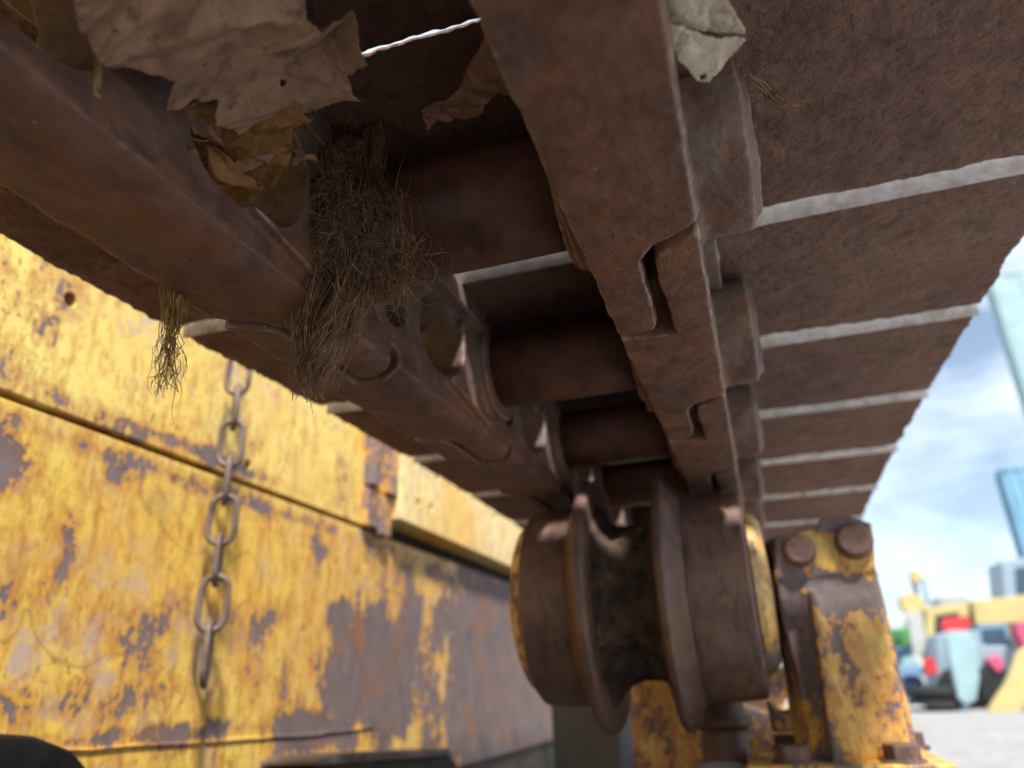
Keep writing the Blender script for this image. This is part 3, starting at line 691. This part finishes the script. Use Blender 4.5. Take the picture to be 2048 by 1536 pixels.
def fib_mat(name,c1,c2,c3):
    g=G(name); n=g.noise(60,4,.6); col=g.mix(g.ramp(n,(.35,0.),(.65,1.)),c1,c2); col=g.mix(g.ramp(g.noise(240,3,.6),(.55,0.),(.7,.8)),col,c3)
    return g.fin(col,.85,g.bump(g.noise(900,3,.6),.4,.0004),spec=.25)
M_ROOT=fib_mat('dry_root_fibre',(.14,.085,.055),(.32,.20,.13),(.52,.35,.22))
M_ROOTD=fib_mat('earthy_root_core',(.06,.038,.026),(.14,.09,.06),(.22,.14,.09))
M_STRAW=fib_mat('pale_root_fibre',(.24,.15,.05),(.42,.29,.10),(.55,.42,.20))
# big root clump draped over the bushing's left end
rc=empty('root_clump',(-.165,.275,.21),'big tangled clump of dry brown roots draped over the bushing by the left rail','root clump')
rr=random.Random(11)
lobes=[(Vector((-.171,.262,.213)),Vector((.020,.016,.028))),(Vector((-.147,.274,.198)),Vector((.015,.014,.027))),(Vector((-.166,.262,.247)),Vector((.018,.014,.018)))]
bm=bmesh.new()
for c_,s3 in lobes:
    bmesh.ops.create_icosphere(bm,subdivisions=4,radius=1,matrix=Matrix.Translation(c_)@Matrix.Diagonal((s3.x*.8,s3.y*.8,s3.z*.85,1)))
for v in bm.verts: v.co+=.006*noise.noise_vector(v.co*90)+.004*noise.noise_vector(v.co*260)
core=obj('core',bm,M_ROOTD,None,smooth=True); core.parent=rc; core.location=-rc.location
def gen_clump():
    for i in range(1500):
        c_,s3=lobes[rr.choices((0,1,2),(5,3,1.4))[0]]
        th=rr.uniform(0,6.283);ph=math.acos(rr.uniform(-1,1))
        n_=Vector((math.sin(ph)*math.cos(th),math.sin(ph)*math.sin(th),math.cos(ph)))
        if n_.y>.6: continue
        a=c_+Vector((n_.x*s3.x,n_.y*s3.y,n_.z*s3.z))*rr.uniform(.82,1.02)
        tg=n_.cross(Vector((rr.uniform(-.3,.3),1,rr.uniform(-.3,.3)))).normalized()*rr.choice((1,-1))
        if rr.random()<.5: tg=(tg+Vector((0,0,-1.))).normalized()
        yield strand(a,tg,rr.uniform(.018,.05),rr.uniform(50,90),rr.uniform(.0001,.00028),16,.45,.05,rr.random()*3,attract=(c_,max(s3)*1.0))
    # stem strands coming from above
    for i in range(60):
        a=Vector((-.145+rr.uniform(-.005,.004),.262+rr.uniform(-.005,.005),.262))
        yield strand(a,(rr.uniform(-.2,.25),rr.uniform(-.1,.2),-1),rr.uniform(.05,.08),40,rr.uniform(.0002,.0004),18,.16,.08,rr.random())
    # beard hanging down to the left
    for i in range(420):
        a=Vector((-.166+rr.gauss(0,.009),.268+rr.gauss(0,.006),.190+rr.uniform(-.012,.012)))
        tgt=Vector((-.180+rr.gauss(0,.0042),.272+rr.gauss(0,.004),.128+rr.uniform(-.006,.034)))
        d=tgt-a; Ln=d.length
        pts=[];rads=[];n=16;sd_=rr.random()*9;r0_=rr.uniform(.00012,.00045)
        for k in range(n+1):
            t=k/n; w=.0065*(t*(1.25-t))*2
            q=a.lerp(tgt,t)+Vector((.006*math.sin(t*3.0)*(1 if a.x>-.165 else -1),0,0))+w*noise.noise_vector(Vector((a.x*120+sd_,t*3.2,sd_)))
            pts.append(q);rads.append(r0_*(1-.5*t))
        yield pts,rads
    # right beard
    for i in range(90):
        a=Vector((-.140+rr.gauss(0,.008),.272,.186+rr.uniform(-.01,.01)))
        yield strand(a,(rr.uniform(-.5,.5),rr.uniform(-.3,.1),-1),rr.uniform(.008,.026),110,rr.uniform(.00012,.00028),12,.55,.05,rr.random()*5)
    # loose flyaways
    for i in range(110):
        c_,s3=lobes[rr.choice((0,1,1))]
        a=c_+Vector((rr.uniform(-.8,.9)*s3.x,-.8*s3.y,rr.uniform(-.9,.9)*s3.z))
        yield strand(a,(rr.uniform(-1,1),rr.uniform(-1,0),rr.uniform(-.8,.7)),rr.uniform(.012,.028),120,rr.uniform(.0001,.0002),12,.6,.02,rr.random()*5)
fo=fibres('root_fibres',gen_clump(),M_ROOT,rc); fo.location=-rc.location
# tuft hanging from the outer edge of the left rail
rt=empty('root_tuft',(-.222,.235,.170),'small tuft of pale straggly roots dangling from the lower edge of the left rail','root tuft')
rr=random.Random(5)
def gen_tuft():
    for i in range(60):
        a=Vector((-.2255+rr.gauss(0,.0022),.231+rr.gauss(0,.003),.171))
        b=Vector((-.2230+rr.gauss(0,.0032),.2310+rr.gauss(0,.003),.118+abs(rr.gauss(0,.010))))
        n=18;sd_=rr.random()*9;pts=[];rads=[];r0_=rr.uniform(.00012,.0003)
        for k in range(n+1):
            t=k/n; w=.0022+.0040*max(0,t-.45)*2
            q=a.lerp(b,t)+w*noise.noise_vector(Vector((sd_,t*4.5,sd_*2))); pts.append(q); rads.append(r0_*(1-.5*t))
        yield pts,rads
    for i in range(7):
        a=Vector((-.219,.233,.140-.003*i)); yield strand(a,(rr.uniform(-1,1),rr.uniform(-1,.3),-.7),rr.uniform(.01,.022),120,.00018,10,.4,.1,rr.random()*4)
    for i in range(8):
        a=Vector((-.228,.228,.172)); yield strand(a,(rr.uniform(0,1),rr.uniform(-.5,.5),-.8),rr.uniform(.006,.014),120,.00016,8,.4,.1,rr.random()*4)
fo=fibres('tuft_fibres',gen_tuft(),M_STRAW,rt); fo.location=-rt.location
# twig under the big right shoe
TW=[(.0271,.2635,.236),(.0331,.2693,.235),(.0382,.2789,.2345),(.0456,.2848,.234),(.0531,.2885,.2345)]
tw=empty('dry_twig',(.04,.28,.235),'short dark frayed twig sticking out under the nearest right shoe','twig')
rr=random.Random(9)
def gen_twig():
    sp=smoothpts(TW,5)
    for i in range(34):
        o_=Vector((rr.gauss(0,.0008),rr.gauss(0,.0008),rr.gauss(0,.0006))); s0=rr.randrange(0,8); e0=rr.randrange(12,len(sp)+1)
        pts=[q+o_+.0009*noise.noise_vector(q*150+o_*3000) for q in sp[s0:e0]]; yield pts,[rr.uniform(.00018,.00036)]*len(pts)
    for i in range(46):
        b=sp[rr.randrange(6,len(sp))] if rr.random()<.4 else sp[rr.randrange(len(sp)-7,len(sp))]
        yield strand(b,(rr.uniform(-1,1),rr.uniform(-1,1),rr.uniform(-.6,.3)),rr.uniform(.003,.007),200,.00016,7,.5,0,rr.random()*3)
    b=Vector((.0388,.2765,.234))
    for i in range(16): yield strand(b+Vector((0,0,0)),(rr.uniform(-.3,.4),-1+rr.uniform(-.3,.3),-.1),rr.uniform(.004,.009),200,.00015,8,.45,0,rr.random()*3)
fo=fibres('twig_fibres',gen_twig(),M_ROOT,tw); fo.location=-tw.location
# straw stuck on the left link pillar
bm=bmesh.new(); 
import itertools
def strap(bm,a,b,w,t):
    a=Vector(a);b=Vector(b);d=(b-a).normalized();s=d.cross(Vector((1,0,0))).normalized()*w;n_=Vector((t,0,0))
    prev=None
    for i in range(9):
        q=a.lerp(b,i/8)+.0006*noise.noise_vector(Vector((i*1.3,0,0)))
        ring=[bm.verts.new(q+s+n_),bm.verts.new(q-s+n_),bm.verts.new(q-s-n_),bm.verts.new(q+s-n_)]
        if prev:
            for k in range(4): bm.faces.new((prev[k],prev[(k+1)%4],ring[(k+1)%4],ring[k]))
        else: bm.faces.new(ring)
        prev=ring
    bm.faces.new(prev[::-1])
strap(bm,(-.174,.1305,.204),(-.1765,.1365,.178),.0014,.0004)
tag(obj('straw_blade',bm,M_STRAW,smooth=True),'single yellow straw blade standing in the left rail, beside the plastic sheet','straw')
# ------------------------------------------------------------------ yard behind
exec_bg=True
def bx(bm,c,s,rz=0,ry=0):
    m=Matrix.Translation(c)@Matrix.Rotation(rz,4,'Z')@Matrix.Rotation(ry,4,'Y')
    box(bm,-s[0]/2,s[0]/2,-s[1]/2,s[1]/2,-s[2]/2,s[2]/2,m)
M_BYEL=flat('faded_yellow_paint',(.60,.48,.20)); M_BWH=flat('faded_white_paint',(.50,.51,.47)); M_BBLU=flat('pale_blue_paint',(.16,.30,.46)); M_RED=flat('red_paint',(.62,.04,.05))
M_NAVY=flat('dark_blue_paint',(.07,.13,.24)); M_TYRE=flat('tyre_rubber',(.02,.02,.022),.9); M_GLASS=flat('dark_window_glass',(.05,.09,.14),.15)
M_SIL=flat('silver_paint',(.30,.39,.46),.4); M_GREEN=flat('green_paint',(.10,.38,.12)); M_PINK=flat('faded_red_paint',(.70,.10,.22)); M_CYAN=flat('pale_cyan_cladding',(.34,.50,.54)); M_CONT=flat('container_blue',(.20,.42,.58))
GZ=-.75
def wheel(parent,c,rad,w,rz):
    t=bmesh.new(); lathe(t,[(-w/2,rad*.6),(-w/2,rad*.93),(-w*.35,rad),(w*.35,rad),(w/2,rad*.93),(w/2,rad*.6)],(0,0),32)
    o=obj('wheel',t,M_TYRE,parent,smooth=True,loc=c); o.rotation_euler=(0,0,rz)
    h=bmesh.new(); lathe(h,[(-w*.45,rad*.3),(-w*.42,rad*.58),(w*.42,rad*.58),(w*.45,rad*.3)],(0,0),24); obj('rim',h,M_SIL,o,smooth=True)
    return o
def prt(name,pts,y0,y1,mat,parent,bevel=.02):
    k=y0/20; pts=[(a*k,b*k) for a,b in pts]
    bm=bmesh.new(); prism(bm,pts,'y',y0,y1); o=obj(name,bm,mat,parent,bevel=bevel)
    if parent is not None: o.location=-parent.location
    return o
# yellow loader with a raised boom stub, its back to the camera
lo=empty('yellow_loader',(4.6,20.9,GZ),'faded yellow loader with pale cab, farthest machine across the yard behind the pickup','loader')
prt('frame',[(3.67,1.39),(4.56,1.43),(4.53,1.02),(4.31,1.00),(4.32,1.24),(3.83,1.20),(3.65,0.49),(3.49,0.49)],20.6,21.6,M_BYEL,lo)
prt('hood',[(4.66,1.49),(6.76,1.56),(6.63,0.96),(4.61,0.96)],20.4,21.8,M_BYEL,lo)
prt('engine_bay',[(3.79,1.24),(4.41,1.26),(4.26,0.49),(3.61,0.44)],20.9,21.5,M_NAVY,lo)
prt('boom',[(3.20,1.68),(3.45,1.75),(3.68,1.60),(3.68,1.32),(3.25,1.32),(3.15,1.47)],20.5,20.9,M_BYEL,lo)
prt('boom',[(3.54,2.24),(3.67,2.26),(3.78,2.07),(3.67,1.96),(3.50,1.98)],20.5,20.8,M_BYEL,lo)
prt('strut',[(3.52,1.98),(3.61,1.98),(3.60,1.56),(3.52,1.56)],20.6,20.7,M_NAVY,lo)
prt('strut',[(3.73,2.02),(3.78,2.05),(3.78,1.47),(3.72,1.45)],20.6,20.7,M_BBLU,lo)
cb=prt('cab',[(5.45,2.32),(6.84,2.39),(6.65,1.51),(5.31,1.47)],20.5,21.7,M_SIL,lo)
prt('window',[(5.70,2.14),(6.14,2.16),(6.01,1.60),(5.59,1.58)],20.46,20.499,M_GLASS,lo,.004)
prt('support_leg',[(3.25,1.32),(3.57,1.32),(3.52,0.43),(3.20,0.36)],20.4,20.55,M_BWH,lo)
for x in (4.3,6.2): wheel(lo,Vector((x,20.75,GZ+.55))-lo.location,.55,.4,R(90))
# pickup
pk=empty('pickup_truck',(4.4,19.9,GZ),'silver-blue pickup truck with red tail light and dark rear window parked in the yard','pickup truck')
prt('body',[(3.74,0.79),(4.10,0.87),(4.64,0.83),(4.63,0.51),(5.54,0.47),(5.44,-0.28),(3.50,-0.34)],19.3,20.6,M_SIL,pk,.04)
prt('cabin',[(4.60,0.94),(5.21,0.96),(5.24,0.49),(4.56,0.49)],19.35,20.5,M_BBLU,pk,.04)
prt('rear_window',[(4.71,0.85),(5.13,0.86),(5.13,0.58),(4.69,0.57)],19.31,19.345,M_GLASS,pk,.004)
prt('bumper',[(2.81,0.15),(3.63,0.13),(3.59,-0.06),(2.76,-0.06)],19.2,19.5,M_BBLU,pk)
prt('tail_light',[(3.37,0.32),(3.63,0.32),(3.61,-0.06),(3.35,-0.06)],19.12,19.19,M_RED,pk)
prt('mudguard',[(4.62,0.26),(4.93,0.30),(4.97,0.09),(4.80,-0.08)],19.15,19.29,M_PINK,pk)
for x in (3.98,4.62): wheel(pk,Vector((x-.15,19.35,GZ+.42))-pk.location,.42,.28,R(90))
tag(prt('red_box',[(3.96,1.13),(4.50,1.17),(4.53,0.94),(4.21,0.79),(3.93,0.87)],19.4,19.9,M_RED,None),'red box sitting on top of the silver-blue pickup','box')
tag(prt('red_bin',[(5.43,0.96),(6.09,1.00),(5.96,0.43),(5.45,0.45),(5.36,0.75)],18.7,19.2,M_PINK,None),'pinkish red bin at the right edge of the picture beside the pickup','bin')
tag(prt('leaning_slab',[(3.94,0.75),(4.39,0.81),(4.54,0.60),(4.42,-0.15),(4.25,-0.60),(4.03,-0.70),(3.89,-0.55)],18.2,18.4,M_CYAN,None,.03),'pale blue slab leaning upright against the back of the pickup','slab')
yp=empty('yellow_arm_plate',(4.5,17.6,GZ),'faded yellow curved steel arm plate with a hole, propped up at the right edge','steel arm')
prt('plate',[(5.30,0.36),(5.49,0.47),(5.69,0.36),(5.62,-0.04),(5.37,-0.47),(5.00,-0.87),(4.36,-0.89),(4.60,-0.60),(4.89,-0.28),(5.12,0.06)],17.6,17.8,M_BYEL,yp,.02)
bm=bmesh.new(); cyl(bm,'y',(5.25,0.03),.05,17.585,17.599,24); obj('hole_bush',bm,M_DARK,yp,loc=-yp.location)
tag(prt('steel_bar',[(2.90,-0.49),(3.15,-0.53),(4.07,-0.74),(4.11,-0.83),(3.71,-0.85),(2.86,-0.79)],18.9,19.1,M_BBLU,None,.02),'blue steel bar lying on the gravel left of the pickup wheels','steel bar')
tag(prt('drum_stack',[(2.85,-0.13),(3.03,-0.04),(3.26,-0.08),(3.30,-0.28),(3.22,-0.53),(2.83,-0.53)],19.5,20.2,M_NAVY,None,.06),'dark blue drum lying under the pale blue bumper','drum')
tag(prt('green_bin',[(2.84,0.98),(3.23,0.96),(3.16,0.58),(2.75,0.58)],21.6,22.4,M_GREEN,None),'bright green bin far off beside the pale upright post','bin')
tag(prt('blue_crate',[(2.75,0.55),(3.20,0.55),(3.16,0.17),(2.66,0.17)],21.0,21.8,M_BBLU,None),'blue crate stacked below the green bin','crate')
tag(prt('blue_drum',[(2.95,0.30),(3.14,0.36),(3.29,0.26),(3.25,0.11),(2.91,0.11)],19.6,20.0,M_CYAN,None),'pale blue drum resting on the pale blue bumper','drum')
tag(prt('wood_board',[(1.9,-.735),(3.2,-.735),(3.2,-.70),(1.9,-.70)],9.0,9.5,M_BWH,None,.006),'pale board lying flat on the gravel at the lower right','board')
def ribbed(name,x0,x1,y0,y1,z0,z1,mat,label,cat,pitch=.28):
    e=empty(name,((x0+x1)/2,(y0+y1)/2,z0),label,cat)
    bm=bmesh.new(); box(bm,x0,x1,y0,y1,z0,z1)
    k=x0+.15
    while k<x1-.15: box(bm,k,k+pitch*.45,y0-.03,y0+.01,z0+.12,z1-.12); k+=pitch
    k=y0+.15
    while k<y1-.15: box(bm,x0-.03,x0+.01,k,k+pitch*.45,z0+.12,z1-.12); k+=pitch
    obj('wall_panel',bm,mat,e,loc=-e.location)
    bm=bmesh.new()
    bm.free()
    for zz_ in (z0,z1-.1):
        bm=bmesh.new(); box(bm,x0-.045,x1+.04,y0-.045,y0-.031,zz_,zz_+.1); obj('rail',bm,mat,e,loc=-e.location)
    return e
ribbed('blue_container',7.15,13.0,24.0,24.6,2.75,5.35,M_CONT,'blue shipping container on top of the stack behind the yellow loader','container')
ribbed('grey_container',8.2,14.0,24.1,24.7,GZ,2.70,M_SIL,'grey shipping container at the bottom of the stack behind the loader','container')
e=ribbed('tall_shed',13.9,40,40,41,GZ,19,M_CYAN,'very tall pale cyan clad shed rising at the right edge','shed',pitch=1.2)
# far trees
def far_tree(x,y,h,seed):
    t=empty('far_tree',(x,y,GZ),None,'tree','trees along the far edge of the yard'); t['label']='hazy green tree in the row beyond the parked machines'
    rr=random.Random(seed)
    bm=bmesh.new(); tube(bm,[(0,0,0),(.1,0,h*.3),(0,.1,h*.6)],[h*.035,h*.028,h*.015],8); obj('trunk',bm,M_TRUNK,t)
    bm=bmesh.new()
    for k in range(900):
        cl=rr.choice(range(9)); rc_=random.Random(seed*31+cl); c=Vector((rc_.gauss(0,h*.17),rc_.gauss(0,h*.17),h*(.45+.45*rc_.random())))
        q=c+Vector((rr.gauss(0,h*.09),rr.gauss(0,h*.09),rr.gauss(0,h*.07)))
        a=rr.uniform(0,6.28); s=h*.03*rr.uniform(.6,1.4); n1=Vector((math.cos(a),math.sin(a),rr.uniform(-.6,.6)))*s; n2=Vector((-math.sin(a)*.4,math.cos(a)*.4,rr.uniform(.5,1)))*s
        bm.faces.new([bm.verts.new(q+v) for v in (n1,n2,-n1,-n2)])
    obj('crown',bm,M_FOL,t)
M_TRUNK=flat('bark',(.14,.11,.08),.9); M_FOL=flat('foliage',(.07,.12,.05),.8)
rr=random.Random(21)
for i in range(26): far_tree(-14+i*3.4+rr.uniform(-1,1),62+rr.uniform(-6,8),rr.uniform(3.4,5.2),i+1)

def tyre_pile(x,y,n):
    for k in range(n):
        t=bmesh.new(); lathe(t,[(0,.28),(.02,.42),(.06,.47),(.18,.47),(.22,.42),(.24,.28)],(0,0),28,axis='z')
        o=obj('old_tyre',t,M_TYRE,smooth=True,loc=(x+.04*k,y,GZ+.245*k)); tag(o,['old tyre at the bottom of the pile by the pale bumper','old tyre on top of the pile by the pale bumper'][k],'tyre','old tyres piled beside the pickup')
tyre_pile(3.15,18.6,2)
ly=empty('yellow_excavator',(8.2,27,GZ),'faded yellow excavator body with white cab far behind the pickup','excavator')
for nm,pts,m_ in (('body',[(5.2,-.1),(7.6,-.1),(7.6,1.3),(5.2,1.2)],M_BYEL),('cab',[(5.2,1.2),(6.2,1.2),(6.2,2.2),(5.4,2.2)],M_BWH),('track_base',[(4.9,-.75),(7.9,-.75),(8.0,-.4),(7.8,-.12),(5.1,-.12),(4.8,-.4)],M_TYRE)):
    bm=bmesh.new(); prism(bm,pts,'y',27,28.5); o=obj(nm,bm,m_,ly,bevel=.05); o.location=-ly.location
